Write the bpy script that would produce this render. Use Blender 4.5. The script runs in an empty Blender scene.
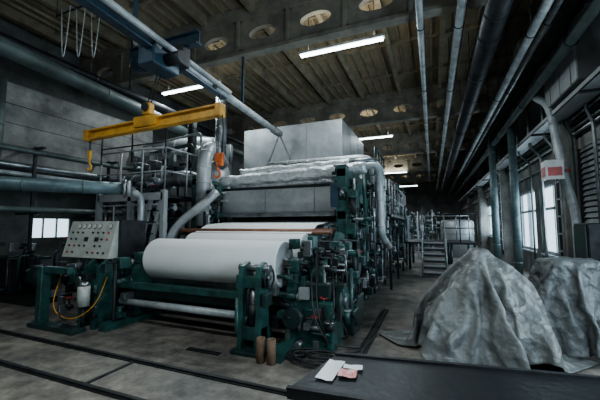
import bpy, bmesh, math, random
from mathutils import Vector, Matrix, noise, Quaternion
random.seed(7)
V=Vector
# ------------------------------------------------------------------ materials
MATS={}
def mat(name,c1,c2=None,rough=.5,metal=0,scale=4,bump=0,bscale=30,detail=6,stretch=(1,1,1),emit=None,es=0,spec=.5,lo=.36,hi=.62,rv=.12,crease=0,cs=4):
    if name in MATS: return MATS[name]
    m=bpy.data.materials.new(name);m.use_nodes=True;nt=m.node_tree;n=nt.nodes;l=nt.links
    b=n['Principled BSDF'];b.inputs['Metallic'].default_value=metal
    b.inputs['Roughness'].default_value=rough
    b.inputs['Specular IOR Level'].default_value=spec
    if c2 is None:c2=tuple(x*.65 for x in c1)
    tc=n.new('ShaderNodeTexCoord');mp=n.new('ShaderNodeMapping');mp.inputs['Scale'].default_value=stretch
    l.new(tc.outputs['Object'],mp.inputs['Vector'])
    ns=n.new('ShaderNodeTexNoise');ns.inputs['Scale'].default_value=scale;ns.inputs['Detail'].default_value=detail;ns.inputs['Roughness'].default_value=.7
    l.new(mp.outputs['Vector'],ns.inputs['Vector'])
    r=n.new('ShaderNodeValToRGB');r.color_ramp.elements[0].position=lo;r.color_ramp.elements[1].position=hi
    r.color_ramp.elements[0].color=(*c2,1);r.color_ramp.elements[1].color=(*c1,1)
    l.new(ns.outputs['Fac'],r.inputs['Fac']);l.new(r.outputs['Color'],b.inputs['Base Color'])
    mr=n.new('ShaderNodeMapRange');mr.inputs['To Min'].default_value=min(1,rough+rv);mr.inputs['To Max'].default_value=max(.02,rough-rv)
    l.new(ns.outputs['Fac'],mr.inputs['Value']);l.new(mr.outputs['Result'],b.inputs['Roughness'])
    if bump:
        n2=n.new('ShaderNodeTexNoise');n2.inputs['Scale'].default_value=bscale;n2.inputs['Detail'].default_value=4
        l.new(mp.outputs['Vector'],n2.inputs['Vector'])
        bp=n.new('ShaderNodeBump');bp.inputs['Strength'].default_value=bump;bp.inputs['Distance'].default_value=.03
        l.new(n2.outputs['Fac'],bp.inputs['Height']);l.new(bp.outputs['Normal'],b.inputs['Normal'])
        if crease:
            n3=n.new('ShaderNodeTexNoise');n3.inputs['Scale'].default_value=3;n3.inputs['Detail'].default_value=3
            l.new(mp.outputs['Vector'],n3.inputs['Vector'])
            mx=n.new('ShaderNodeVectorMath');mx.operation='MULTIPLY_ADD';mx.inputs[1].default_value=(.35,.35,.35)
            l.new(n3.outputs['Color'],mx.inputs[0]);l.new(mp.outputs['Vector'],mx.inputs[2])
            prev=bp
            for k,(s_,st) in enumerate(((cs,1.0),(cs*2.3,.6))):
                vo=n.new('ShaderNodeTexVoronoi');vo.inputs['Scale'].default_value=s_
                l.new(mx.outputs[0],vo.inputs['Vector'])
                b2=n.new('ShaderNodeBump');b2.inputs['Strength'].default_value=crease*st;b2.inputs['Distance'].default_value=.12/(k+1)
                l.new(vo.outputs['Distance'],b2.inputs['Height']);l.new(prev.outputs['Normal'],b2.inputs['Normal']);prev=b2
            l.new(prev.outputs['Normal'],b.inputs['Normal'])
    if emit:
        b.inputs['Emission Color'].default_value=(*emit,1);b.inputs['Emission Strength'].default_value=es
    MATS[name]=m;return m
GREEN=mat('machine_green_paint',(.018,.082,.074),(.006,.022,.02),.4,.1,6)
DGREEN=mat('dark_green_paint',(.01,.036,.034),(.004,.012,.012),.45,.2,5)
STEEL=mat('brushed_steel',(.36,.38,.39),(.12,.14,.15),.36,.85,3)
GALV=mat('galvanised_sheet',(.42,.44,.45),(.24,.26,.27),.45,.45,1.2,.12,5)
WHITEP=mat('painted_pipe_white',(.47,.5,.51),(.2,.23,.24),.45,.2,3)
DARK=mat('dark_iron',(.028,.031,.034),(.01,.011,.013),.5,.6,6)
BLACK=mat('black_rubber',(.012,.012,.013),(.006,.006,.007),.6,0,6)
PAPER=mat('white_paper',(.84,.85,.84),(.78,.8,.8),.7,0,1.2)
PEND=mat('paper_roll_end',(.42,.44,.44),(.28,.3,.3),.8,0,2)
YEL=mat('crane_yellow',(.78,.38,.02),(.4,.18,.01),.4,.1,4)
ORG=mat('hook_orange',(.8,.16,.02),(.4,.07,.01),.4,.1,6)
BLUE=mat('crane_blue',(.025,.065,.1),(.012,.028,.045),.4,.3,5)
TEAL=mat('teal_duct_paint',(.12,.18,.19),(.05,.09,.1),.45,.3,3)
PGREEN=mat('grey_green_pipe_paint',(.08,.11,.105),(.03,.045,.043),.5,.2,2)
BROWN=mat('varnished_wood_spool',(.25,.1,.05),(.14,.05,.025),.4,0,8)
KRAFT=mat('kraft_cardboard',(.16,.095,.055),(.1,.06,.035),.8,0,8)
RED=mat('red_paint',(.45,.03,.03),(.25,.02,.02),.4,0,8)
BEIGE=mat('console_enamel',(.5,.52,.47),(.36,.38,.34),.4,.1,4)
CONC=mat('wall_concrete',(.25,.25,.23),(.08,.08,.078),.85,0,1.2,.3,12)
DCONC=mat('grimy_wall_plaster',(.13,.14,.14),(.04,.045,.045),.85,0,.9,.3,10)
CEILM=mat('ceiling_board',(.25,.195,.11),(.13,.105,.065),.85,0,.7)
JOIST=mat('ceiling_joist_paint',(.23,.195,.125),(.1,.088,.062),.8,0,2)
TRUSS=mat('truss_concrete',(.24,.225,.18),(.11,.105,.088),.8,0,2)
TARP=mat('grey_plastic_tarp',(.19,.2,.195),(.07,.077,.077),.42,0,3,.35,16,crease=.5,cs=3.6)
TARP2=mat('grey_woven_sack',(.125,.137,.14),(.045,.05,.052),.5,0,2.8,.35,18,crease=.5,cs=4.5)
BENCH=mat('oily_steel_plate',(.03,.034,.038),(.013,.015,.018),.35,.5,5,.1,20,rv=.15)
REDPR=mat('pink_print',(.7,.1,.1),(.85,.6,.6),.6,0,22)
TUBE=mat('fluorescent_tube',(.9,.95,1),None,.4,0,emit=(.85,.95,1),es=16)
WINM=mat('frosted_daylit_glass',(.6,.7,.75),None,.4,0,emit=(.62,.82,1),es=2.6)
WINF=mat('window_frame_grey',(.42,.47,.5),None,.5)
GAUGE=mat('gauge_face',(.7,.7,.68),None,.4)
FOIL=mat('aluminium_foil_wrap',(.78,.8,.81),(.45,.48,.49),.35,.5,9,.8,25)
SIGN=mat('enamel_sign_white',(.7,.7,.7),None,.4)
# ------------------------------------------------------------------ builder
class B:
    def __init__(s,name): s.name=name;s.bm=bmesh.new();s.mats=[]
    def mi(s,m):
        if m not in s.mats:s.mats.append(m)
        return s.mats.index(m)
    def _fin(s,faces,m,smooth=False):
        i=s.mi(m)
        for f in faces:
            f.material_index=i;f.smooth=smooth
    def box(s,c,d,m,rz=0,rx=0,ry=0,bev=0):
        M=Matrix.Translation(V(c))@Matrix.Rotation(rz,4,'Z')@Matrix.Rotation(ry,4,'Y')@Matrix.Rotation(rx,4,'X')@Matrix.Diagonal((d[0],d[1],d[2],1))
        r=bmesh.ops.create_cube(s.bm,size=1,matrix=M);vs=r['verts']
        fs={f for v in vs for f in v.link_faces}
        s._fin(fs,m)
        if bev:
            es={e for v in vs for e in v.link_edges}
            r=bmesh.ops.bevel(s.bm,geom=list(es),offset=bev,segments=2,affect='EDGES',profile=.5)
            s._fin(r['faces'],m)
    def b2(s,x0,x1,y0,y1,z0,z1,m,bev=0):
        s.box(((x0+x1)/2,(y0+y1)/2,(z0+z1)/2),(abs(x1-x0),abs(y1-y0),abs(z1-z0)),m,bev=bev)
    def beam(s,p0,p1,w,h,m):
        p0=V(p0);p1=V(p1);d=p1-p0;L=d.length
        q=d.to_track_quat('Y','Z')
        M=Matrix.Translation((p0+p1)/2)@q.to_matrix().to_4x4()@Matrix.Diagonal((w,L,h,1))
        r=bmesh.ops.create_cube(s.bm,size=1,matrix=M);s._fin({f for v in r['verts'] for f in v.link_faces},m)
    def ibeam(s,p0,p1,w,h,m,t=.02):
        o=V((0,0,h/2));s.beam(V(p0)+o,V(p1)+o,w,t,m);s.beam(V(p0)-o,V(p1)-o,w,t,m);s.beam(p0,p1,t,h,m)
    def cyl(s,p0,p1,r,m,seg=20,r2=None,cap=None):
        p0=V(p0);p1=V(p1);d=p1-p0;L=d.length;q=d.to_track_quat('Z','Y')
        M=Matrix.Translation((p0+p1)/2)@q.to_matrix().to_4x4()
        rr=bmesh.ops.create_cone(s.bm,cap_ends=True,segments=seg,radius1=r,radius2=r if r2 is None else r2,depth=L,matrix=M)
        fs={f for v in rr['verts'] for f in v.link_faces}
        for f in fs:
            if len(f.verts)>4: f.material_index=s.mi(cap or m)
            else: f.material_index=s.mi(m);f.smooth=True
    def disc(s,c,ax,r,t,m,seg=20):
        a=V(ax).normalized()*t/2;s.cyl(V(c)-a,V(c)+a,r,m,seg)
    def path(s,pts,fil):
        pts=[V(p) for p in pts]
        if fil<=0 or len(pts)<3:return pts
        o=[pts[0]]
        for i in range(1,len(pts)-1):
            a,b,c=pts[i-1:i+2];la=min(fil,(a-b).length*.45);lc=min(fil,(c-b).length*.45)
            p=b+(a-b).normalized()*la;q=b+(c-b).normalized()*lc
            for k in range(6):
                t=k/5;o.append(p*(1-t)**2+b*2*t*(1-t)+q*t*t)
        o.append(pts[-1]);return o
    def tube(s,pts,r,m,seg=12,fil=.2,wr=0):
        P=s.path(pts,fil);n=len(P);rings=[]
        T=(P[1]-P[0]).normalized();N=T.orthogonal().normalized()
        for i,p in enumerate(P):
            t=((P[min(i+1,n-1)]-P[max(i-1,0)])).normalized()
            q=T.rotation_difference(t);N=(q@N).normalized();T=t;Bn=t.cross(N)
            rg=[]
            for k in range(seg):
                a=2*math.pi*k/seg;rr=r
                if wr: rr=r*(1+wr*noise.noise(p*9+V((math.cos(a),math.sin(a),0))*1.3))
                rg.append(s.bm.verts.new(p+(N*math.cos(a)+Bn*math.sin(a))*rr))
            rings.append(rg)
        fs=[]
        for i in range(n-1):
            for k in range(seg):
                fs.append(s.bm.faces.new((rings[i][k],rings[i][(k+1)%seg],rings[i+1][(k+1)%seg],rings[i+1][k])))
        s._fin(fs,m,True)
        c=[s.bm.faces.new(rings[0][::-1]),s.bm.faces.new(rings[-1])];s._fin(c,m)
    def duct(s,pts,r,m,fil=.5,ring=.6,seg=20,fm=None):
        s.tube(pts,r,m,seg,fil)
        P=s.path(pts,fil);acc=0
        for i in range(len(P)-1):
            d=P[i+1]-P[i];L=d.length
            if L<.001: continue
            k=ring-acc
            while k<L:
                s.disc(P[i]+d*k/L,d,r*1.06,.03,fm or m,seg);k+=ring
            acc=(acc+L)%ring
    def torus(s,c,ax,R,r,m,seg=20):
        ax=V(ax).normalized();N=ax.orthogonal().normalized();Bn=ax.cross(N);c=V(c)
        pts=[c+(N*math.cos(2*math.pi*k/seg)+Bn*math.sin(2*math.pi*k/seg))*R for k in range(seg+1)]
        s.tube(pts,r,m,8,0)
    def lathe(s,prof,c,ax,m,seg=40):
        ax=V(ax).normalized();N=ax.orthogonal().normalized();Bn=ax.cross(N);c=V(c);rings=[]
        for (t,r) in prof:
            rings.append([s.bm.verts.new(c+ax*t+(N*math.cos(2*math.pi*k/seg)+Bn*math.sin(2*math.pi*k/seg))*r) for k in range(seg)])
        fs=[]
        for i in range(len(rings)-1):
            for k in range(seg):
                fs.append(s.bm.faces.new((rings[i][k],rings[i][(k+1)%seg],rings[i+1][(k+1)%seg],rings[i+1][k])))
        s._fin(fs,m,True)
    def poly(s,pts,thick,ax,m):
        a=V(ax)*thick
        v0=[s.bm.verts.new(V(p)) for p in pts];v1=[s.bm.verts.new(V(p)+a) for p in pts];n=len(pts)
        fs=[s.bm.faces.new(v0[::-1]),s.bm.faces.new(v1)]
        for i in range(n):fs.append(s.bm.faces.new((v0[i],v0[(i+1)%n],v1[(i+1)%n],v1[i])))
        s._fin(fs,m)
    def done(s):
        me=bpy.data.meshes.new(s.name);bmesh.ops.recalc_face_normals(s.bm,faces=s.bm.faces);s.bm.to_mesh(me);s.bm.free()
        for m in s.mats:me.materials.append(m)
        o=bpy.data.objects.new(s.name,me);bpy.context.collection.objects.link(o);return o
def rail(b,p0,p1,h,m,r=.02,n=4,mid=True):
    p0=V(p0);p1=V(p1)
    for i in range(n+1):
        p=p0.lerp(p1,i/n);b.cyl(p,p+V((0,0,h)),r,m,8)
    b.cyl(p0+V((0,0,h)),p1+V((0,0,h)),r,m,8)
    if mid:b.cyl(p0+V((0,0,h*.5)),p1+V((0,0,h*.5)),r*.8,m,8)
def valve(b,p,m=STEEL,w=RED):
    p=V(p);b.cyl(p-V((.07,0,0)),p+V((.07,0,0)),.035,m,10);b.cyl(p,p+V((0,0,.14)),.015,m,8);b.torus(p+V((0,0,.14)),(0,0,1),.05,.008,w,12)
def bolts(b,c,ax,R,n,m):
    ax=V(ax).normalized();N=ax.orthogonal().normalized();Bn=ax.cross(N)
    for k in range(n):
        a=2*math.pi*k/n;p=V(c)+(N*math.cos(a)+Bn*math.sin(a))*R;b.cyl(p,p+ax*.02,.012,m,6)
def clutter(b,x0,x1,y0,y1,z0,z1,n,seed,mats):
    rd=random.Random(seed)
    for i in range(n):
        p=V((rd.uniform(x0,x1),rd.uniform(y0,y1),rd.uniform(z0,z1)));k=rd.random();m=rd.choice(mats)
        if k<.35:
            d=(rd.uniform(.05,.2),rd.uniform(.05,.2),rd.uniform(.05,.2));b.box(p,d,m,bev=.008)
        elif k<.6:
            ax=rd.choice([V((1,0,0)),V((0,1,0)),V((0,0,1))]);L=rd.uniform(.08,.3);r=rd.uniform(.02,.07)
            b.cyl(p-ax*L/2,p+ax*L/2,r,m,14);b.disc(p+ax*L/2,ax,r*1.35,.02,rd.choice(mats),14)
        elif k<.75: valve(b,p,m,rd.choice([RED,DARK,STEEL,DARK]))
        else:
            q=p+V((rd.uniform(-.3,.3),rd.uniform(-.4,.4),0));q.x=min(max(q.x,x0),x1);q.y=min(max(q.y,y0),y1)
            z2=rd.uniform(z0,z1)
            b.tube([p,V((q.x,p.y,p.z)),V((q.x,q.y,p.z)),V((q.x,q.y,z2))],rd.choice([.012,.018,.028]),m,8,.06)
# ------------------------------------------------------------------ draped tarps (cloth settled over stacked goods, run first)
def drape(name,cols,cx,cy,sx,sy,rz,z0,m,seed,frames=56,n=64,bend=.8):
    sc=bpy.context.scene;tmp=[]
    for i,(x0,x1,y0,y1,h,r) in enumerate(cols):
        b=B('tmp%d'%i);b.box(((x0+x1)/2,(y0+y1)/2,h/2-(.3 if h<.01 else 0)),(x1-x0,y1-y0,max(h,.6)),DARK,rz=r,bev=.03);o=b.done();tmp.append(o)
        o.modifiers.new('c','COLLISION');o.collision.thickness_outer=.015;o.collision.cloth_friction=14
    bm=bmesh.new();bmesh.ops.create_grid(bm,x_segments=n,y_segments=n,size=.5)
    for v in bm.verts:
        x,y=v.co.x*sx,v.co.y*sy
        z=z0+.12*noise.noise(V((x*2.2+seed,y*2.2,seed)))+.05*noise.noise(V((x*6+seed,y*6,seed)))
        v.co=V((cx+x*math.cos(rz)-y*math.sin(rz),cy+x*math.sin(rz)+y*math.cos(rz),z))
    me=bpy.data.meshes.new(name);bm.to_mesh(me);bm.free()
    o=bpy.data.objects.new(name+'_sim',me);bpy.context.collection.objects.link(o)
    c=o.modifiers.new('cloth','CLOTH');s=c.settings;s.quality=8;s.mass=.35;s.air_damping=2
    s.tension_stiffness=30;s.compression_stiffness=30;s.shear_stiffness=12;s.bending_stiffness=bend
    s.tension_damping=8;s.compression_damping=8;s.shear_damping=8
    c.collision_settings.distance_min=.015;c.collision_settings.collision_quality=3
    c.collision_settings.use_self_collision=True;c.collision_settings.self_distance_min=.012
    c.point_cache.frame_start=1;c.point_cache.frame_end=frames+2;sc.frame_start=1;sc.frame_end=frames+2
    for f in range(1,frames+1): sc.frame_set(f)
    dg=bpy.context.evaluated_depsgraph_get();res=bpy.data.meshes.new_from_object(o.evaluated_get(dg))
    mz=min(v.co.z for v in res.vertices)
    bpy.data.objects.remove(o)
    for t in tmp: bpy.data.objects.remove(t)
    sc.frame_set(1)
    if mz>.4: raise Exception('cloth did not settle %f'%mz)
    nr=[v.normal.copy() for v in res.vertices]
    for v,nn in zip(res.vertices,nr):
        p=V((v.co.x*3.0,v.co.y*3.0,v.co.z*1.7))+V((seed,0,0));p+=noise.noise_vector(v.co*2)*.6
        d=noise.voronoi(p)[0];cr=(d[1]-d[0])
        if nn.z<0: nn=-nn
        if v.co.z>.05: v.co+=nn*(min(cr,.45)-.2)*.055
        v.co.z=max(v.co.z,.006)
    res.materials.clear();res.materials.append(m);res.name=name
    for p in res.polygons:p.use_smooth=True
    o=bpy.data.objects.new(name,res);bpy.context.collection.objects.link(o)
    sb=o.modifiers.new('sub','SUBSURF');sb.levels=1;sb.render_levels=1
    so=o.modifiers.new('solid','SOLIDIFY');so.thickness=.004
    return o
FL=(-4,6,0,9,0,0)
drape('tarp_covered_pile',[FL,(.46,.64,4.75,4.95,1.28,.3),(.22,.95,4.5,5.2,.92,.35),(-.08,1.1,4.3,5.5,.42,.1)],.5,4.8,2.85,2.8,.55,1.44,TARP,3)
drape('tarp_covered_pile.001',[FL,(1.42,1.95,5.1,5.7,1.12,.1),(1.95,2.45,5.3,5.8,.95,.2),(2.45,2.85,5.3,5.9,1.08,-.2),(1.4,2.85,4.95,6.1,.5,.05),(3.1,3.6,2,9,3,0)],2.13,5.5,2.8,2.6,.1,1.3,TARP2,11)
# ------------------------------------------------------------------ room
XL,XR,YF,YB,H=-10,3.2,-4,42,6.9
def floor_mat():
    m=bpy.data.materials.new('worn_concrete_floor');m.use_nodes=True;n=m.node_tree.nodes;l=m.node_tree.links;b=n['Principled BSDF']
    tc=n.new('ShaderNodeTexCoord')
    def N(sc,det,ro=.6):
        k=n.new('ShaderNodeTexNoise');k.inputs['Scale'].default_value=sc;k.inputs['Detail'].default_value=det;k.inputs['Roughness'].default_value=ro;l.new(tc.outputs['Object'],k.inputs['Vector']);return k
    a=N(.8,9,.75);c=N(6,8,.7);d=N(.45,3)
    r=n.new('ShaderNodeValToRGB');e=r.color_ramp.elements;e[0].position=.38;e[0].color=(.06,.058,.055,1);e[1].position=.62;e[1].color=(.28,.245,.2,1)
    l.new(a.outputs['Fac'],r.inputs['Fac'])
    r2=n.new('ShaderNodeValToRGB');e=r2.color_ramp.elements;e[0].position=.38;e[0].color=(.38,.38,.38,1);e[1].position=.6;e[1].color=(1,1,1,1)
    l.new(c.outputs['Fac'],r2.inputs['Fac'])
    mx=n.new('ShaderNodeMix');mx.data_type='RGBA';mx.blend_type='MULTIPLY';mx.inputs['Factor'].default_value=.85
    l.new(r.outputs['Color'],mx.inputs[6]);l.new(r2.outputs['Color'],mx.inputs[7])
    br=n.new('ShaderNodeTexBrick');br.inputs['Scale'].default_value=.16;br.inputs['Mortar Size'].default_value=.0015;br.offset=0.3
    br.inputs['Color1'].default_value=(1,1,1,1);br.inputs['Color2'].default_value=(.9,.9,.89,1);br.inputs['Mortar'].default_value=(.4,.4,.4,1)
    l.new(tc.outputs['Object'],br.inputs['Vector'])
    m2=n.new('ShaderNodeMix');m2.data_type='RGBA';m2.blend_type='MULTIPLY';m2.inputs['Factor'].default_value=.35
    l.new(mx.outputs[2],m2.inputs[6]);l.new(br.outputs['Color'],m2.inputs[7]);l.new(m2.outputs[2],b.inputs['Base Color'])
    mr=n.new('ShaderNodeMapRange');mr.inputs['From Min'].default_value=.35;mr.inputs['From Max'].default_value=.65;mr.inputs['To Min'].default_value=.33;mr.inputs['To Max'].default_value=.8
    l.new(d.outputs['Fac'],mr.inputs['Value']);l.new(mr.outputs['Result'],b.inputs['Roughness'])
    bp=n.new('ShaderNodeBump');bp.inputs['Strength'].default_value=.25;bp.inputs['Distance'].default_value=.02;l.new(c.outputs['Fac'],bp.inputs['Height']);l.new(bp.outputs['Normal'],b.inputs['Normal'])
    return m
FLOOR=floor_mat()
b=B('floor');b.b2(XL-.3,XR+.3,YF-.3,YB+.3,-.2,0,FLOOR);b.done()
b=B('ceiling');b.b2(XL-.3,XR+.3,YF-.3,YB+.3,H,H+.2,CEILM)
x=XL+.6
while x<XR:
    b.b2(x-.06,x+.06,YF,YB,H-.24,H,JOIST)
    for k in (.28,.56,.84,1.12): b.b2(x+k-.02,x+k+.02,YF,YB,H-.07,H,JOIST)
    x+=1.4
for y in range(-3,42,2): b.b2(XL,XR,y+.2,y+.26,H-.1,H,JOIST)
b.done()
WIN=[(10.1,12.4,.75,2.85),(12.9,15.0,.75,2.85),(17,19,1,2.85),(21,23,1,2.85),(0,2.4,.9,3.2),(3.2,5.6,.9,3.2)]
b=B('wall_right')
y=YF
for (a,c,z0,z1) in sorted(WIN):
    b.b2(XR,XR+.3,y,a,0,H,DCONC);b.b2(XR,XR+.3,a,c,0,z0,DCONC);b.b2(XR,XR+.3,a,c,z1,H,DCONC);y=c
b.b2(XR,XR+.3,y,YB,0,H,DCONC)
b.b2(XR-.12,XR,YF,YB,3.3,3.55,CONC)
b.done()
for i,(a,c,z0,z1) in enumerate(WIN):
    b=B('window_%d'%(i+1))
    b.b2(XR+.12,XR+.14,a,c,z0,z1,WINM)
    for yy in (a+.05,c-.05,(a+c)/2): b.b2(XR+.04,XR+.12,yy-.04,yy+.04,z0,z1,WINF)
    for zz in (z0+.05,z1-.05,z0*.35+z1*.65): b.b2(XR+.04,XR+.12,a,c,zz-.04,zz+.04,WINF)
    b.b2(XR-.05,XR+.12,a-.05,c+.05,z0-.06,z0,WINF);b.done()
b=B('wall_left')
lw=[(5.25,6.3,1.28,1.8)];y=YF
for (a,c,z0,z1) in lw:
    b.b2(XL-.3,XL,y,a,0,H,DCONC);b.b2(XL-.3,XL,a,c,0,z0,DCONC);b.b2(XL-.3,XL,a,c,z1,H,DCONC);y=c
b.b2(XL-.3,XL,y,YB,0,H,DCONC);b.done()
for i,(a,c,z0,z1) in enumerate(lw):
    b=B('window_%d'%(i+7));b.b2(XL-.08,XL-.06,a,c,z0,z1,WINM)
    for k in range(4):
        yy=a+(c-a)*k/3;b.b2(XL-.06,XL-.02,yy-.02,yy+.02,z0,z1,WINF)
    b.done()
b=B('wall_back');b.b2(XL,XR,YB,YB+.3,0,H,DCONC);b.done()
b=B('wall_front');b.b2(XL,XR,YF-.3,YF,0,H,DCONC);b.done()
b=B('concrete_wall_beam')
b.b2(XL,XL+1.1,YF,8.2,3.0,4.9,CONC)
b.cyl((XL+1.08,3.1,4.1),(XL+1.13,3.1,4.1),.17,DARK,20);b.torus((XL+1.12,3.1,4.1),(1,0,0),.18,.02,STEEL)
for z in (3.45,3.95,4.4): b.b2(XL+1.095,XL+1.105,YF,8.2,z,z+.015,DARK)
b.done()
for y in (1.5,7.6,13.6):
    b=B('concrete_column');b.b2(XL,XL+.5,y-.25,y+.25,0,3.0 if y<8.3 else H,CONC,bev=.02);b.b2(XL+.5,XL+.54,y-.08,y+.08,.3,2.9,DARK)
    for z in (.5,1.3,2.1,2.8): b.box((XL+.57,y,z),(.1,.14,.14),GALV,bev=.01)
    b.done()
for y in (9.3,16.2,23,30):
    b=B('concrete_column')
    b.b2(XR-.42,XR,y-.3,y+.3,0,3.3,CONC,bev=.02);b.b2(XR-.42,XR-.12,y-.3,y+.3,3.3,H,CONC,bev=.02)
    b.poly([(XR-.42,y-.3,5.2),(XR-1.1,y-.3,5.9),(XR-1.1,y-.3,6.15),(XR-.42,y-.3,6.15)],.6,(0,1,0),CONC)
    for k in range(12): b.b2(XR-.47,XR-.42,y-.22,y+.02,1+k*.4,1.04+k*.4,GALV)
    b.b2(XR-.46,XR-.43,y-.22,y-.2,.6,5.6,GALV);b.b2(XR-.46,XR-.43,y,y+.02,.6,5.6,GALV)
    for k in range(4): b.cyl((XR-.45,y-.16+.045*k,.4),(XR-.45,y-.16+.045*k,5.6),.014,BLACK,6)
    b.done()
def truss(y,z0=5.75,h=.8,t=.12):
    b=B('roof_truss');bay=1.32;x=XL+.5;N=24
    b.b2(XL,XR,y-.12,y+.12,z0-.08,z0,TRUSS);b.b2(XL,XR,y-.1,y+.1,z0+h,z0+h+.1,TRUSS)
    b.b2(XL,x,y-t/2,y+t/2,z0,z0+h,TRUSS)
    while x+bay<=XR+.01:
        cx=x+bay/2;cz=z0+h/2;outs=[];ins=[]
        for k in range(N):
            a=2*math.pi*k/N+math.pi/N;c,s_=math.cos(a),math.sin(a)
            q=min((bay/2)/max(abs(c),1e-6),(h/2)/max(abs(s_),1e-6))
            outs.append((cx+c*q,cz+s_*q));ins.append((cx+c*.36,cz+s_*.16))
        vo=[[b.bm.verts.new((p[0],y+sy*t/2,p[1])) for p in outs] for sy in(-1,1)]
        vi=[[b.bm.verts.new((p[0],y+sy*t/2,p[1])) for p in ins] for sy in(-1,1)]
        fs=[]
        for k in range(N):
            j=(k+1)%N
            fs.append(b.bm.faces.new((vo[0][k],vo[0][j],vi[0][j],vi[0][k])));fs.append(b.bm.faces.new((vo[1][k],vi[1][k],vi[1][j],vo[1][j])))
            fs.append(b.bm.faces.new((vi[0][k],vi[0][j],vi[1][j],vi[1][k])))
        b._fin(fs,TRUSS)
        b.b2(x-.04,x+.04,y-.1,y+.1,z0,z0+h,TRUSS);x+=bay
    b.b2(x,XR,y-t/2,y+t/2,z0,z0+h,TRUSS)
    b.b2(XL,XR,y-.1,y+.1,z0+h+.1,H,TRUSS)
    b.done()
for y in (.4,6.4,12.8,19,25.2,31.4): truss(y)
# ------------------------------------------------------------------ lights
K=.66
def flu(x,y,z,L,power,up,rz=0,top=H-.25):
    b=B('fluorescent_light');c=math.cos(rz);s_=math.sin(rz)
    b.box((x,y,z+.06),(L+.08,.14,.06),WHITEP,rz=rz,bev=.01)
    for o in (-.035,.035):
        b.cyl((x-c*L/2-s_*o,y-s_*L/2+c*o,z),(x+c*L/2-s_*o,y+s_*L/2+c*o,z),.022,TUBE,10)
    for k in (-.4,.4): b.cyl((x+k*L*c,y+k*L*s_,z+.08),(x+k*L*c,y+k*L*s_,H),.008,DARK,6)
    b.done()
    for (dz,rx,e) in ((-.03,0,power*K),(.1,math.pi,up)):
        ld=bpy.data.lights.new('tube_area','AREA');ld.shape='RECTANGLE';ld.size=L;ld.size_y=.1;ld.energy=e;ld.color=(.82,.95,1) if dz<0 else (1,.93,.78)
        o=bpy.data.objects.new('tube_light_source',ld);o.location=(x,y,z+dz);o.rotation_euler=(rx,0,rz);bpy.context.collection.objects.link(o)
flu(-1.85,6.95,5.7,1.95,250,36)
flu(-6.6,7.4,5.7,2.1,200,22)
flu(-2.5,14.8,5.65,1.9,210,45)
flu(-2.6,25,5.6,1.9,230,45)
flu(-2.2,34,5.6,1.9,230,45)
flu(-6.2,16.5,5.65,1.9,120,30)
flu(-1.2,.2,5.5,2,200,60);flu(-5.5,.2,5.5,2,110,25);flu(1.2,-2,5.5,2,190,50)  # out-of-view fixtures added around and behind the camera as overall fill light
def winlight(x,y,z,sy,sz,e,dirx):
    ld=bpy.data.lights.new('daylight','AREA');ld.shape='RECTANGLE';ld.size=sz;ld.size_y=sy;ld.energy=e;ld.color=(.66,.87,1)
    o=bpy.data.objects.new('daylight_window_source',ld);o.location=(x,y,z);o.rotation_euler=(0,math.radians(90*dirx),0);bpy.context.collection.objects.link(o)
for (a,c,z0,z1) in WIN: winlight(XR+.05,(a+c)/2,(z0+z1)/2,c-a-.1,z1-z0-.1,140 if a<9 else 80,1)
# ------------------------------------------------------------------ floor rails
b=B('floor_rail_track')
for y in (2.28,2.92):
    b.b2(-9,-1.2,y-.04,y+.04,0,.012,DARK);b.b2(-9,-1.2,y-.02,y+.02,.012,.03,DARK)
for x in (-6.6,-3.3): b.b2(x-.02,x+.02,2.3,2.9,0,.012,DARK)
b.done()
for x in (-.87,-1.54):
    b=B('floor_rail');b.b2(x-.06,x+.06,3.6,6.4,0,.012,DARK);b.b2(x-.02,x+.02,3.6,6.4,.012,.025,BLACK);b.done()
b=B('floor_steel_plate');b.b2(-3.0,-2.5,3.42,3.5,0,.012,DARK);b.done()
# ------------------------------------------------------------------ paper rolls
def proll(name,x0,x1,y,z,r,sh=.3):
    b=B(name);L=x1-x0
    b.lathe([(0,r-.012),(.006,r-.003),(.015,r),(L-.015,r),(L-.006,r-.003),(L,r-.012)],(x0,y,z),(1,0,0),PAPER,64)
    for sx,xx in ((1,x1),(-1,x0)):
        prof=[];k=0;rr=r-.012
        while rr>.09:
            prof.append((0 if k%2 else -.004*1,rr));rr-=.016;k+=1
        prof.append((-.004,.075))
        b.lathe([(t*sx,q) for t,q in prof],(xx,y,z),(1,0,0),PEND,48)
    b.cyl((x0-.02,y,z),(x1+.02,y,z),.08,KRAFT,24);b.cyl((x0-sh,y,z),(x1+sh,y,z),.045,STEEL,20)
    b.disc((x1+.05,y,z),(1,0,0),.07,.06,STEEL,24)
    b.done()
proll('paper_roll',-4.33,-1.95,4.2,1.06,.325,.25)
proll('paper_roll.001',-4.3,-1.95,5.02,1.2,.27,.25)
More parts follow.
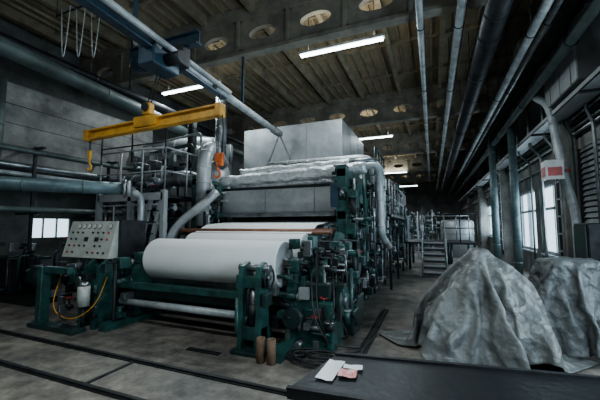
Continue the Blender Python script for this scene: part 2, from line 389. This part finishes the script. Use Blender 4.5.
# ------------------------------------------------------------------ paper machine reel section
b=B('paper_reel_machine')
for sx,x in ((1,-1.84),(-1,-4.6)):
    b.poly([(x,3.5,0.0),(x,5.6,0.0),(x,5.6,.12),(x,3.5,.12)],.16*sx,(1,0,0),GREEN)
    b.poly([(x,3.95,.1),(x,4.5,.1),(x,4.42,.75),(x,4.3,.98),(x,4.1,.98),(x,4.02,.75)],.14*sx,(1,0,0),GREEN)
    b.box((x+.07*sx,4.2,1.05),(.16,.26,.2),GREEN,bev=.03);b.disc((x+.15*sx,4.2,1.05),(1,0,0),.1,.08,DARK);bolts(b,(x+.19*sx,4.2,1.05),(sx,0,0),.07,6,STEEL)
    b.poly([(x,4.8,.1),(x,5.3,.1),(x,5.22,.95),(x,5.12,1.15),(x,4.92,1.15),(x,4.84,.9)],.14*sx,(1,0,0),GREEN)
    b.box((x+.07*sx,5.02,1.2),(.16,.24,.2),GREEN,bev=.03);b.disc((x+.17*sx,5.02,1.2),(1,0,0),.09,.1,STEEL)
b.b2(-4.8,-2.3,3.82,3.92,.60,.70,GREEN,bev=.01);b.b2(-4.8,-2.3,3.95,4.07,.46,.56,DGREEN)
b.cyl((-4.75,3.86,.38),(-2.3,3.86,.38),.05,WHITEP,24);b.cyl((-4.75,4.15,.3),(-1.9,4.15,.3),.09,DARK,24)
b.b2(-4.8,-1.9,4.6,4.75,.12,.5,DGREEN)
b.cyl((-4.7,4.62,.62),(-1.9,4.62,.62),.26,STEEL,32)
b.cyl((-4.9,5.35,1.5),(-1.6,5.35,1.5),.05,BROWN,20);b.cyl((-4.9,5.5,1.32),(-1.6,5.5,1.32),.07,STEEL,20)
for x in (-2.33,-2.08):
    b.poly([(x,3.58,0),(x,3.9,0),(x,3.9,.12),(x,3.84,.5),(x,3.86,.95),(x,3.86,1.06),(x,3.76,1.13),(x,3.62,1.08),(x,3.58,.95),(x,3.61,.5),(x,3.57,.12)],.06,(1,0,0),GREEN)
b.b2(-2.33,-2.02,3.64,3.82,.15,.32,GREEN,bev=.01);b.b2(-2.33,-2.02,3.64,3.82,.8,.95,GREEN,bev=.01)
b.b2(-2.4,-1.94,3.52,3.95,0,.05,DGREEN,bev=.01)
b.cyl((-2.18,3.72,.3),(-2.18,3.72,.86),.05,STEEL,16);b.cyl((-2.18,3.72,.3),(-2.18,3.72,.6),.075,DARK,16)
b.cyl((-2.4,3.74,1.05),(-1.94,3.74,1.05),.05,STEEL,16);b.torus((-1.96,3.74,.93),(1,0,0),.13,.014,DARK,20);b.cyl((-2.02,3.74,.93),(-1.94,3.74,.93),.03,STEEL,10)
for x in (-5.25,-4.95):
    b.poly([(x,3.5,0),(x,3.9,0),(x,3.86,.12),(x,3.8,.5),(x,3.84,.9),(x,3.7,1.05),(x,3.56,.95),(x,3.55,.5),(x,3.5,.12)],.07,(1,0,0),GREEN)
b.b2(-5.25,-4.88,3.58,3.8,.6,.75,GREEN,bev=.01)
b.b2(-5.9,-5.78,3.25,3.4,0,.95,GREEN,bev=.01);b.b2(-6.0,-4.9,3.2,3.42,0,.07,DGREEN,bev=.01);b.b2(-5.9,-5.2,3.28,3.38,.85,.95,GREEN,bev=.01)
b.cyl((-4.98,3.4,.38),(-4.98,3.4,.68),.085,BEIGE,24);b.cyl((-4.98,3.4,.68),(-4.98,3.4,.74),.085,STEEL,24,.05);b.cyl((-4.98,3.4,.0),(-4.98,3.4,.38),.03,DARK,10)
b.tube([(-5.7,3.5,.8),(-5.6,3.3,.3),(-5.1,3.3,.15),(-4.7,3.4,.4),(-4.75,3.6,.8)],.007,YEL,8,.3)
b.tube([(-5.6,3.5,.9),(-5.4,3.25,.25),(-4.9,3.25,.1),(-4.6,3.5,.6)],.008,DARK,8,.3)
clutter(b,-5.85,-4.6,3.5,4.6,.15,1.05,110,3,[GREEN,DGREEN,DARK,STEEL,DARK,GREEN])
b.b2(-1.8,-1.2,4.0,4.55,.0,.62,GREEN,bev=.02);b.b2(-1.75,-1.25,4.1,4.5,.62,.85,DGREEN,bev=.03)
b.cyl((-1.7,4.05,.42),(-1.7,3.85,.42),.13,DGREEN,28);b.cyl((-1.5,4.3,.85),(-1.5,4.3,1.05),.12,GREEN,24)
b.disc((-1.15,4.3,.6),(1,0,0),.2,.08,GREEN,32);b.disc((-1.1,4.3,.6),(1,0,0),.1,.06,STEEL,20);b.torus((-1.14,4.3,.6),(1,0,0),.2,.02,DARK,32)
b.b2(-1.75,-1.1,4.75,5.5,0,.5,DGREEN,bev=.02)
b.cyl((-1.6,4.7,.75),(-1.6,5.4,.75),.2,GREEN,28)
for k in range(8): b.torus((-1.6,4.78+.08*k,.75),(0,1,0),.2,.012,GREEN,20)
b.disc((-1.12,5.1,1.0),(1,0,0),.2,.06,DGREEN,28);b.cyl((-1.8,5.1,1.0),(-1.1,5.1,1.0),.05,STEEL,16)
b.poly([(-1.5,4.6,.5),(-1.5,5.5,.5),(-1.5,5.5,1.45),(-1.5,5.2,1.5),(-1.5,4.95,1.2),(-1.5,4.7,1.1)],.08,(1,0,0),GREEN)
clutter(b,-1.9,-1.05,3.95,5.6,.3,1.4,170,5,[GREEN,DGREEN,DARK,STEEL,DARK,GALV,GREEN])
clutter(b,-1.85,-1.1,3.88,4.1,.05,.6,22,55,[GREEN,DGREEN,DARK,STEEL])
clutter(b,-2.35,-1.9,3.6,3.95,.1,.9,10,15,[GREEN,DGREEN,DARK,STEEL])
for p in ((-1.05,4.1,1.1),(-1.0,5.3,.75)): b.torus(p,(1,.3,0),.12,.012,STEEL,20);b.cyl(V(p)-V((.2,0,0)),p,.015,STEEL,8)
rd=random.Random(77)
for k in range(14):
    x=rd.uniform(-1.85,-1.1);y=rd.uniform(3.95,5.2);z=rd.uniform(.8,1.3)
    b.tube([(x,y,z),(x+.1,y-.25,z*.5),(x+rd.uniform(-.2,.3),y-.1,.12),(x+rd.uniform(-.1,.4),y+.2,.02)],.011,BLACK,6,.3)
b.done()
b=B('paper_web')
for a,c in (((5.25,1.47),(5.6,1.62)),((5.6,1.62),(6.35,1.68))):
    b.poly([(-4.45,a[0],a[1]),(-1.95,a[0],a[1]),(-1.95,c[0],c[1]),(-4.45,c[0],c[1])],.004,(0,0,1),PAPER)
b.done()
# ------------------------------------------------------------------ press / calender section
b=B('paper_press_section')
for x in (-4.95,-1.55):
    for y in (5.9,6.9,8.2): b.b2(x-.1,x+.1,y-.1,y+.1,0,2.75,GREEN,bev=.015)
    for z in (.2,1.25,1.8,2.6): b.b2(x-.09,x+.09,5.8,8.3,z-.08,z+.08,GREEN,bev=.01)
    b.beam((x,5.9,1.3),(x,6.9,1.8),.1,.1,GREEN)
for (y,z,r,m) in ((6.1,1.45,.16,STEEL),(6.4,1.05,.22,DARK),(6.6,1.62,.12,STEEL),(7.1,1.0,.3,STEEL),(7.5,1.6,.25,DARK),(6.0,.6,.2,DGREEN),(6.9,.4,.2,STEEL)):
    b.cyl((-4.85,y,z),(-1.45,y,z),r,m,32)
    b.disc((-1.38,y,z),(1,0,0),r*.8+.04,.12,GREEN,24);b.disc((-1.3,y,z),(1,0,0),r*.4+.03,.1,STEEL,20)
b.b2(-4.6,-1.7,6.35,7.3,1.88,2.42,GALV,bev=.02)
for k in (2,4): b.b2(-4.6+.58*k-.006,-4.6+.58*k+.006,6.34,6.36,1.88,2.42,STEEL)
b.b2(-4.7,-1.5,6.25,6.4,1.8,1.88,STEEL,bev=.01)
b.b2(-4.8,-1.5,6.5,8.2,2.44,2.5,DARK)
def densify(a,c,n=40):return [V(a).lerp(V(c),i/n) for i in range(n+1)]
b.tube(densify((-4.7,6.45,2.66),(-1.2,6.45,2.78)),.12,FOIL,16,0,.35)
b.tube(densify((-4.3,6.7,2.9),(-1.6,6.7,2.95)),.09,FOIL,14,0,.45)
b.tube(densify((-4.5,6.6,2.55),(-1.5,6.6,2.6)),.1,FOIL,14,0,.45)
b.duct([(-1.3,6.45,2.78),(-.95,6.45,2.84),(-.93,6.5,1.4),(-.9,7.4,1.15)],.07,WHITEP,.25,.5,16)
b.duct([(-1.7,6.7,2.95),(-1.1,6.8,3.0),(-1.05,7.6,2.9),(-1.05,7.8,1.6)],.06,STEEL,.2,.5,14)
b.tube([(-1.2,6.2,2.6),(-1.15,6.2,1.0),(-1.15,7,.8)],.03,GREEN,10,.1)
b.tube([(-1.35,6.0,2.5),(-1.25,6.0,.2)],.025,STEEL,10,.1)
clutter(b,-1.75,-1.0,5.7,8.3,.2,2.6,280,11,[GREEN,DGREEN,GREEN,DARK,STEEL,DARK])
clutter(b,-4.9,-4.4,5.8,6.4,.4,2.6,60,12,[GREEN,DGREEN,DARK,STEEL,GALV])
clutter(b,-4.6,-1.8,5.75,6.1,.9,1.35,40,13,[DARK,STEEL,GREEN,DGREEN])
for (y,z) in ((5.95,2.1),(6.3,2.2),(7.2,2.0)): b.box((-1.36,y,z),(.18,.26,.34),GREEN,bev=.01)
b.b2(-1.75,-1.6,5.75,5.9,1.95,2.4,BLUE,bev=.01)
rail(b,(-1.1,6.9,2.5),(-1.1,8.3,2.5),.8,DGREEN,.018,3);rail(b,(-1.9,8.3,2.5),(-1.1,8.3,2.5),.8,DGREEN,.018,2)
b.done()
b=B('dryer_section')
for x in (-5.0,-1.6):
    for y in (8.7,10,11.3,12.6,13.9): b.b2(x-.09,x+.09,y-.09,y+.09,0,3.1,DGREEN)
    for z in (.3,1.5,2.9): b.b2(x-.08,x+.08,8.6,14,z-.08,z+.08,DGREEN)
for k in range(6):
    y=9.1+k*.9;z=.95 if k%2 else 2.2
    b.cyl((-4.9,y,z),(-1.7,y,z),.52,STEEL,36);b.disc((-1.5,y,z),(1,0,0),.46,.12,DGREEN,32);b.disc((-1.4,y,z),(1,0,0),.14,.15,STEEL,20);b.torus((-1.43,y,z),(1,0,0),.44,.03,GREEN,32)
clutter(b,-1.6,-.95,8.5,14,.2,2.9,170,21,[GREEN,DGREEN,DARK,STEEL,WHITEP])
rail(b,(-1.0,8.5,1.9),(-1.0,13.9,1.9),.9,GALV,.02,8);b.b2(-1.5,-.95,8.4,14,1.84,1.9,DARK)
for y in (8.5,10.3,12.1,13.9): b.cyl((-1.0,y,0),(-1.0,y,1.85),.035,DGREEN,10)
b.done()
b=B('dryer_hood')
b.b2(-5.7,-2.36,9,12.2,3.35,4.75,GALV,bev=.02);b.b2(-5.78,-2.28,8.92,12.28,3.25,3.37,STEEL,bev=.01)
for k in (1,2): b.b2(-5.7+1.11*k-.006,-5.7+1.11*k+.006,8.995,9.0,3.4,4.7,STEEL)
for k in (1,2): b.b2(-2.36,-2.355,9+1.07*k-.008,9+1.07*k+.008,3.4,4.7,STEEL)
for x in (-5.55,-2.5):
    for y in (9.2,12.0): b.b2(x-.07,x+.07,y-.07,y+.07,0,3.3,DGREEN)
b.done()
b=B('steam_hood')
b.poly([(-4.9,7.9,2.6),(-4.9,8.9,2.6),(-4.9,8.9,3.25),(-4.9,8.2,3.25)],3.3,(1,0,0),GALV)
b.b2(-4.9,-1.6,7.9,8.9,2.54,2.62,STEEL)
b.duct([(-4.2,7.9,3.3),(-1.6,7.9,3.3),(-1.4,8.2,3.3),(-1.4,8.6,2.5)],.08,FOIL,.2,.6)
b.done()
# ------------------------------------------------------------------ left ductwork and platform
b=B('steel_access_platform')
X0,X1,Y0,Y1=-7.1,-5.15,5.1,6.4
for x in (X0,-6.1,X1):
    for y in (Y0,Y1): b.b2(x-.05,x+.05,y-.05,y+.05,0,2.35,DARK if y>6 else GALV)
b.b2(X0,X1,Y0,Y1,2.2,2.26,DARK);b.b2(X0,X1,Y0-.05,Y0,2.14,2.3,GALV)
b.b2(X0,X1,Y0,Y1,1.2,1.25,DARK)
rail(b,(X0,Y0,2.26),(X1,Y0,2.26),1.0,GALV,.02,3);rail(b,(X0,Y0,1.25),(X1,Y0,1.25),.8,GALV,.018,4);rail(b,(X1,Y0,2.26),(X1,Y1,2.26),1,GALV,.02,2)
rail(b,(X0,Y0,3.0),(X1,Y0,3.0),.75,DARK,.02,2)
y=5.1
b.beam((-6.1,y,0.0),(-5.5,y,2.2),.05,.1,GALV);b.beam((-5.8,y,0),(-5.2,y,2.2),.05,.1,GALV)
for k in range(1,9): b.beam((-6.1+.068*k,y,.24*k),(-5.8+.068*k,y,.24*k),.12,.02,DARK)
clutter(b,X0+.1,X1,5.2,6.3,1.3,2.1,80,31,[STEEL,DARK,GALV,DGREEN,DARK]);clutter(b,X0+.1,X1,5.3,6.3,.1,1.1,70,32,[DARK,DGREEN,STEEL,GREEN])
clutter(b,X0+.1,X1,5.4,6.3,2.4,3.3,34,33,[DARK,DGREEN,STEEL,GALV])
b.done()
b=B('exhaust_ductwork')
b.duct([(-8.4,7.2,3.45),(-5.7,7.0,3.45),(-5.2,7.0,2.9),(-5.2,7.0,0.0)],.38,GALV,.6,.45,28)
b.duct([(-7.3,6.9,0),(-7.3,6.9,2.6),(-7.0,7.6,3.9),(-5.9,8.6,3.9)],.3,GALV,.5,.45,24)
b.duct([(-7.6,6.2,2.75),(-5.3,6.15,2.75),(-4.8,6.3,2.3)],.2,STEEL,.3,.4,22)
b.duct([(-5.0,6.9,3.2),(-4.85,6.2,3.55),(-4.8,5.9,3.1),(-4.8,5.9,1.6)],.16,GALV,.35,.35,20)
b.duct([(-7.9,7.6,4.0),(-6.4,7.6,4.0),(-5.9,7.9,4.0)],.26,GALV,.35,.4,22)
for k in range(7):
    b.duct([(-8.0,6.75+.05*k,2.3+.28*k),(-6.9+.25*k,6.5,2.3+.28*k),(-6.7+.25*k,6.5,.1)],.03+.01*(k%3),[STEEL,PGREEN,WHITEP,DARK][k%4],.15,.8,12)
b.duct([(-5.9,6.75,4.6),(-5.9,6.75,3.0)],.12,DARK,0,.4,18);b.duct([(-5.6,7.6,5.4),(-5.6,7.6,3.6)],.16,STEEL,0,.5,18)
b.tube([(-4.3,5.75,2.35),(-4.5,5.6,2.1),(-5.0,5.3,1.6),(-5.1,5.2,1.2),(-5.1,5.2,0)],.09,GALV,16,.3)
b.done()
b=B('supply_duct')
b.duct([(-8.9,1.9,2.55),(-6.9,3.1,2.33),(-5.6,4.5,2.33)],.12,TEAL,.6,.9,22);b.disc((-5.58,4.52,2.33),(1.3,1.4,0),.18,.05,STEEL,24);b.disc((-5.53,4.57,2.33),(1.3,1.4,0),.16,.05,GALV,24)
b.tube([(-5.62,4.7,2.3),(-5.62,4.95,2.2),(-5.62,4.98,0)],.07,GALV,16,.2)
b.cyl((-7.6,2.7,0),(-7.6,2.7,2.3),.03,DARK,8);b.done()
b=B('wall_pipe_bank')
for k,(z,r,m) in enumerate(((2.95,.07,STEEL),(2.75,.05,WHITEP),(2.55,.09,GALV),(3.25,.06,PGREEN),(1.95,.07,PGREEN))):
    b.duct([(-8.6+.1*k,-1,z),(-8.5+.1*k,6.4,z),(-7.8,6.9,z),(-7.6,7,z-.1)],r,m,.3,1.1,14)
for y in (0,2.2,4.4,6.2): b.b2(-8.9,-8.0,y-.03,y+.03,1.85,1.9,DARK);b.b2(-8.9,-8.0,y-.03,y+.03,3.32,3.37,DARK);b.b2(-8.35,-8.3,y-.03,y+.03,0,3.4,DARK)
b.duct([(-8.45,3.7,4.75),(-8.45,3.7,3.0),(-8.3,3.4,2.2),(-8.2,3.3,0)],.13,PGREEN,.3,.5,18)
b.done()
b=B('ceiling_pipe')
b.duct([(-6.5,-3.8,4.65),(-6.6,2,4.65),(-7.1,6.6,4.65),(-7.4,8.0,4.65),(-7.4,20,4.65)],.15,PGREEN,.3,2.2,24)
b.duct([(-7.3,-3.8,5.1),(-7.4,20,5.1)],.1,DARK,.3,2.2,18)
for y in (-1,2.5,6,10,14,18): b.cyl((-6.6 if y<5 else -7.4,y,4.8),(-6.6 if y<5 else -7.4,y,H),.012,DARK,6);b.cyl((-7.38,y,5.2),(-7.38,y,H),.012,DARK,6)
b.done()
# ------------------------------------------------------------------ control console
b=B('control_console')
b.b2(-6.0,-4.95,4.0,4.4,.0,1.08,DGREEN,bev=.01)
b.poly([(-6.08,3.72,1.06),(-6.08,4.4,1.06),(-6.08,4.4,1.68),(-6.08,3.88,1.68)],1.16,(1,0,0),BEIGE)
nrm=V((0,-.62,.16)).normalized();up=V((0,.16,.62)).normalized();o=V((-6.08,3.72,1.06))
rd=random.Random(4)
for r in range(5):
    for c in range(8):
        if rd.random()<.2: continue
        p=o+V((1,0,0))*(.12+.13*c)+up*(.09+.115*r)
        if r==4: b.disc(p,nrm,.046,.02,BLACK,16);b.disc(p+nrm*.006,nrm,.038,.02,GAUGE,16)
        elif r==2 and c in(2,3,5): b.box(p+nrm*.004,(.09,.02,.07),BLACK,rx=-.24)
        else: b.disc(p,nrm,.017,.04,rd.choice([RED,BLACK,BLACK,DARK,DARK,DARK]),12)
b.b2(-4.93,-4.86,3.9,4.4,1.05,1.7,DARK);b.done()
b=B('steel_frame_post')
b.b2(-6.9,-6.78,3.0,3.12,0,1.05,GREEN,bev=.01)
b.b2(-7.5,-6.8,2.98,3.14,0,.08,DGREEN);b.beam((-7.4,3.06,.05),(-6.85,3.06,1.0),.08,.08,GREEN);b.done()
b=B('auxiliary_pump_bench')
b.b2(-9.2,-7.4,4.0,4.8,.0,.12,DARK);b.b2(-9.1,-8.4,4.1,4.7,.12,.9,DARK,bev=.02);b.cyl((-8.2,4.4,.5),(-7.5,4.4,.5),.24,DGREEN,24)
clutter(b,-9.2,-7.4,4.0,4.9,.1,1.2,50,41,[DARK,DGREEN,STEEL,BLUE]);b.done()
# ------------------------------------------------------------------ overhead crane
b=B('overhead_crane')
A=V((-3.45,-3.6,4.42));E=V((-4.28,9.0,4.42))
def on(y): t=(y-A.y)/(E.y-A.y);return A.lerp(E,t)
b.ibeam(A,on(5.6),.15,.2,BLUE);b.cyl(on(2.2)+V((.14,0,.02)),on(5.6)+V((.14,0,.02)),.05,WHITEP,14)
b.tube([on(5.2),on(8.7)],.085,WHITEP,18,0);b.cyl(on(8.2),on(8.75),.11,STEEL,18)
for s_ in (-.45,.4): b.beam(on(8.7),on(8.7)+V((s_,.1,-.95)),.05,.05,STEEL)
for y in (-3,.4,3.2,6.4): b.beam(on(y)+V((0,0,.1)),V((on(y).x,y,5.7)),.05,.05,BLUE)
h=on(3.75)
b.ibeam(h+V((-1.1,.35,.3)),h+V((.45,.35,.3)),.14,.2,BLUE)
b.box(h+V((-.05,0,-.2)),(.34,.55,.3),BLUE,bev=.03);b.cyl(h+V((-.55,0,-.15)),h+V((-.15,0,-.15)),.13,BLUE,22);b.cyl(h+V((.1,0,-.2)),h+V((.42,0,-.2)),.1,DARK,20)
for k in range(7): b.torus(h+V((-.5+.05*k,0,-.15)),(1,0,0),.135,.008,BLUE,18)
b.box(h+V((.1,.3,.0)),(.25,.2,.35),DARK,bev=.02);b.cyl(h+V((-.2,-.3,.05)),h+V((-.2,.3,.05)),.09,STEEL,18)
for sx in (-.11,.11):
    for sy in (-.18,.18): b.disc(h+V((sx,sy,-.04)),(1,0,0),.06,.04,STEEL,16)
c=V((-4.35,3.9,3.3))
top=h+V((-.15,.1,-.35))
for o_ in (-.04,.04): b.cyl(top+V((o_,0,0)),V((c.x+o_,c.y,c.z+.32)),.009,DARK,6)
b.box(c+V((0,0,.25)),(.16,.12,.2),YEL,bev=.02);b.disc(c+V((0,-.07,.27)),(0,1,0),.07,.04,DARK,18);b.torus(c+V((0,0,.13)),(0,1,0),.05,.014,DARK,16)
s0=c+V((-1.45,.0,-.05));s1=c+V((1.45,0,.03))
b.ibeam(s0,s1,.13,.15,YEL,.025);b.b2(c.x-.25,c.x+.25,c.y-.08,c.y+.08,c.z-.06,c.z+.12,YEL,bev=.01)
for q in (s0,s1): b.box(q,(.1,.15,.2),YEL,bev=.01)
def hook(p,L,m,n):
    p=V(p)
    for k in range(n): b.torus(p-V((0,0,L*k/n)),(1,0,0) if k%2 else (0,1,0),.02,.006,DARK,8)
    q=p-V((0,0,L));b.box(q,(.07,.05,.14),m,bev=.015);b.cyl(q-V((0,0,.06)),q-V((0,0,.14)),.022,m,10)
    b.tube([q+V((0,0,-.12)),q+V((.0,0,-.17)),q+V((.055,0,-.21)),q+V((.05,0,-.28)),q+V((-.01,0,-.3)),q+V((-.05,0,-.26))],.017,m,8,.03)
hook(s0+V((.05,0,-.1)),.25,YEL,8);hook(s1+V((-.03,0,-.1)),.62,ORG,18)
b.tube([s1+V((0,0,.1)),s1+V((.07,0,-.2)),s1+V((.05,0,-.7))],.014,BLACK,8,.1);b.box(s1+V((.05,0,-.75)),(.06,.05,.2),ORG,bev=.01)
b.tube([s1+V((-.03,0,.07)),s1+V((-.02,0,.3)),s1+V((.03,0,.05))],.01,DARK,8,.1)
b.done()
b=B('festoon_cable')
pts=[]
for k in range(3):
    x0=-5.6+.22*k
    for t in range(13):
        a=t/12;pts.append(V((x0+.22*a,3.2+.1*k,5.2-.85*math.sin(math.pi*a))))
b.tube(pts,.007,WHITEP,6,0);b.cyl((-5.9,3.3,5.22),(-4.0,3.3,5.22),.015,DARK,8)
for x in (-5.9,-4.1): b.cyl((x,3.3,5.2),(x,3.3,H),.01,DARK,6)
b.done()
# ------------------------------------------------------------------ right ceiling pipes
def cpipe(x,z,r,m,y0=-3.8,y1=38,fl=2.4):
    b=B('ceiling_pipe');b.duct([(x,y0,z),(x,y1,z)],r,m,0,fl,22)
    y=y0+1
    while y<y1: b.cyl((x,y,z+r),(x,y,H),.01,DARK,6);b.torus((x,y,z),(0,1,0),r+.012,.01,DARK,18);y+=3.1
    b.done()
cpipe(1.08,5.1,.19,DARK);cpipe(.58,5.4,.075,WHITEP);cpipe(-.1,5.5,.06,WHITEP,-3.8,30);cpipe(1.7,4.95,.07,WHITEP);cpipe(1.95,5.1,.05,STEEL);cpipe(2.25,4.7,.09,PGREEN);cpipe(2.3,5.3,.13,DARK)
b=B('wall_pipe')
b.duct([(2.35,8.9,4.6),(2.5,8.6,4.3),(2.6,8.3,2.6),(2.75,8.3,1.9),(2.75,8.3,0)],.08,WHITEP,.3,.9,16)
b.disc((2.59,8.3,2.75),(0,0,1),.14,.03,RED,20)
b.done()
b=B('safety_sign');b.b2(2.2,2.22,8.0,8.3,2.55,2.95,SIGN);b.b2(2.195,2.2,8.03,8.27,2.62,2.82,RED);b.b2(2.2,2.5,7.98,8.0,2.55,2.95,SIGN);b.b2(2.23,2.47,7.975,7.98,2.62,2.8,RED);b.b2(2.22,2.56,8.1,8.2,2.7,2.75,DARK);b.done()
b=B('wall_pipe');b.duct([(2.35,11.5,4.7),(2.35,11.5,0)],.11,TEAL,0,.7,20);b.done()
b=B('wall_pipe');b.duct([(2.2,14,5.1),(2.2,14,0)],.12,TEAL,0,.7,20);b.done()
b=B('wall_pipe')
for k in range(5): b.tube([(2.85-.05*k,7.8+1.1*k,6),(2.85-.05*k,7.8+1.1*k,3.9),(2.95,7.8+1.1*k,3.6),(2.95,7.8+1.1*k,0)],.03+.01*(k%2),[STEEL,PGREEN,WHITEP][k%3],10,.15)
for k in range(6): b.cyl((3.0,7,3.65+.12*k),(3.0,36,3.65+.12*k),.03,[STEEL,PGREEN,DARK][k%3],10)
b.done()
b=B('cable_tray')
b.b2(2.5,2.9,-3,36,4.0,4.02,GALV);b.b2(2.5,2.52,-3,36,4.0,4.1,GALV);b.b2(2.88,2.9,-3,36,4.0,4.1,GALV)
for k in range(6): b.cyl((2.56+.06*k,-3,4.05),(2.56+.06*k,36,4.05),.02,BLACK,6)
for y in range(-2,36,3): b.b2(2.48,3.2,y,y+.04,3.95,4,DARK)
b.done()
b=B('louvre_panel')
for k in range(14): b.box((XR-.1,8.3,1.7+.12*k),(.02,1.1,.1),GALV,ry=.5)
b.b2(XR-.16,XR-.04,7.7,7.76,1.6,3.4-.1,DARK);b.b2(XR-.16,XR-.04,8.84,8.9,1.6,3.3,DARK);b.done()
b=B('ventilation_duct_box')
b.b2(2.45,3.05,7.0,8.7,4.2,5.6,GALV,bev=.03)
for k in range(3): b.b2(2.44,2.46,7+.55*k+.2,7.02+.55*k+.2,4.2,5.6,STEEL)
b.cyl((2.75,7.3,5.6),(2.75,7.3,H),.02,DARK,6);b.cyl((2.75,8.4,5.6),(2.75,8.4,H),.02,DARK,6);b.done()
b=B('electrical_cabinet');b.b2(2.5,3.05,7.1,7.7,0,1.65,DARK,bev=.02);b.b2(2.48,2.5,7.15,7.65,.1,1.6,DGREEN);b.done()
# ------------------------------------------------------------------ stairs / far end
b=B('steel_staircase');q=1.9
for k in range(6):
    b.b2(-.3,.35,9.0+q+.27*k,9.3+q+.27*k,.17*(k+1)-.03,.17*(k+1),GALV);b.b2(-.3,.35,9.0+q+.27*k,9.01+q+.27*k,.17*k+.06,.17*(k+1)-.03,DARK)
for x in (-.32,.37):
    b.beam((x,8.95+q,.05),(x,10.65+q,1.05),.03,.2,DGREEN)
    b.cyl((x,8.95+q,0),(x,8.95+q,1.0),.018,STEEL,8);b.cyl((x,10.6+q,1),(x,10.6+q,2),.018,STEEL,8);b.cyl((x,8.95+q,1.0),(x,10.6+q,2),.018,STEEL,8);b.cyl((x,8.95+q,.5),(x,10.6+q,1.5),.014,STEEL,8)
b.b2(-.9,1.4,10.6+q,15,.95,1.02,DARK);rail(b,(.37,10.6+q,1.02),(1.4,10.6+q,1.02),1,DARK,.02,2);rail(b,(-.47,15,1.02),(1.4,15,1.02),1,STEEL,.02,4)
for x in (-.8,.6,1.35):
    for y in (12.7,14.9): b.cyl((x,y,0),(x,y,.96),.05,DGREEN,10)
b.done()
b=B('stock_tank')
b.lathe([(0,.01),(0,.8),(1.8,.8),(1.9,.7),(1.95,.01)],(1.2,19,0),(0,0,1),GALV,32);b.torus((1.2,19,1.2),(0,0,1),.81,.02,STEEL,32);b.done()
b=B('distant_machinery')
b.b2(-5,-1.3,16,17,0,2.6,DGREEN,bev=.03);b.b2(-5,-1.3,20,22,0,2.2,GALV,bev=.03);b.b2(-4,0,27,29,0,2.4,DGREEN,bev=.03)
clutter(b,-1.4,.3,16,30,.1,2.6,160,51,[GREEN,STEEL,GALV,DGREEN,BLUE,WHITEP]);b.done()
# ------------------------------------------------------------------ bench with papers
b=B('steel_workbench')
T=[(-.62,2.12),(2.6,2.62),(2.55,1.9),(-.73,1.6)]
b.poly([(x,y,.70) for x,y in T],.05,(0,0,1),BENCH)
b.poly([(x*.98+.02,y*.96+.08,.60) for x,y in T],.1,(0,0,1),DARK)
b.beam((-.62,2.13,.757),(2.6,2.63,.757),.03,.014,DARK);b.beam((-.73,1.6,.757),(2.55,1.9,.757),.03,.014,DARK)
for x,y in ((-.5,2.05),(-.55,1.72),(2.4,2.5),(2.4,2.0),(.9,2.2),(.9,1.85)): b.b2(x-.04,x+.04,y-.04,y+.04,0,.6,DARK)
b.b2(-.5,2.4,1.95,2.05,.2,.26,DARK);b.done()
def sheet(name,cx,cy,w,h,rz,m,z=.755):
    b=B(name);n=6;g=[]
    for i in range(n+1):
        for j in range(n+1):
            u,v=(i/n-.5)*w,(j/n-.5)*h
            g.append(b.bm.verts.new((cx+u*math.cos(rz)-v*math.sin(rz),cy+u*math.sin(rz)+v*math.cos(rz),z+.004+.006*abs(math.sin(3*u/w+v/h)))))
    fs=[b.bm.faces.new((g[i*(n+1)+j],g[(i+1)*(n+1)+j],g[(i+1)*(n+1)+j+1],g[i*(n+1)+j+1])) for i in range(n) for j in range(n)]
    b._fin(fs,m,True);b.done()
sheet('paper_sheet',-.575,1.88,.1,.27,-.02,PAPER);sheet('printed_leaflet',-.47,1.86,.1,.1,.1,REDPR,.76);sheet('paper_sheet',-.46,1.95,.11,.06,.15,PAPER,.76)
# cables on floor
b=B('coiled_cable')
rd=random.Random(9);pts=[]
for k in range(70):
    a=k*.55;r=.22+.12*math.sin(k*.37)+rd.uniform(-.03,.03);pts.append((-1.3+math.cos(a)*r*1.3,3.7+math.sin(a)*r*.7,.02+.0012*k))
b.tube(pts,.012,BLACK,6,.05);b.tube([(-.8,4.9,.02),(-.85,4.5,.02),(-.9,4.2,.02),(-1.1,4.0,.02)],.012,BLACK,6,.1);b.done()
for x in (-1.92,-1.78):
    b=B('cardboard_core_tube');b.lathe([(0,.042),(0,.052),(.28,.052),(.28,.042),(0,.042)],(x,3.46,0),(0,0,1),KRAFT,24);b.done()
# ------------------------------------------------------------------ world + camera
w=bpy.data.worlds.new('World');bpy.context.scene.world=w;w.use_nodes=True;w.node_tree.nodes['Background'].inputs[0].default_value=(.5,.7,.9,1);w.node_tree.nodes['Background'].inputs[1].default_value=.4
cd=bpy.data.cameras.new('camera');cam=bpy.data.objects.new('camera',cd);bpy.context.collection.objects.link(cam)
cd.sensor_width=36;cd.lens=19.3;cam.location=(0,0,1.6);cam.rotation_euler=(math.radians(94.6),0,math.radians(22.3));bpy.context.scene.camera=cam
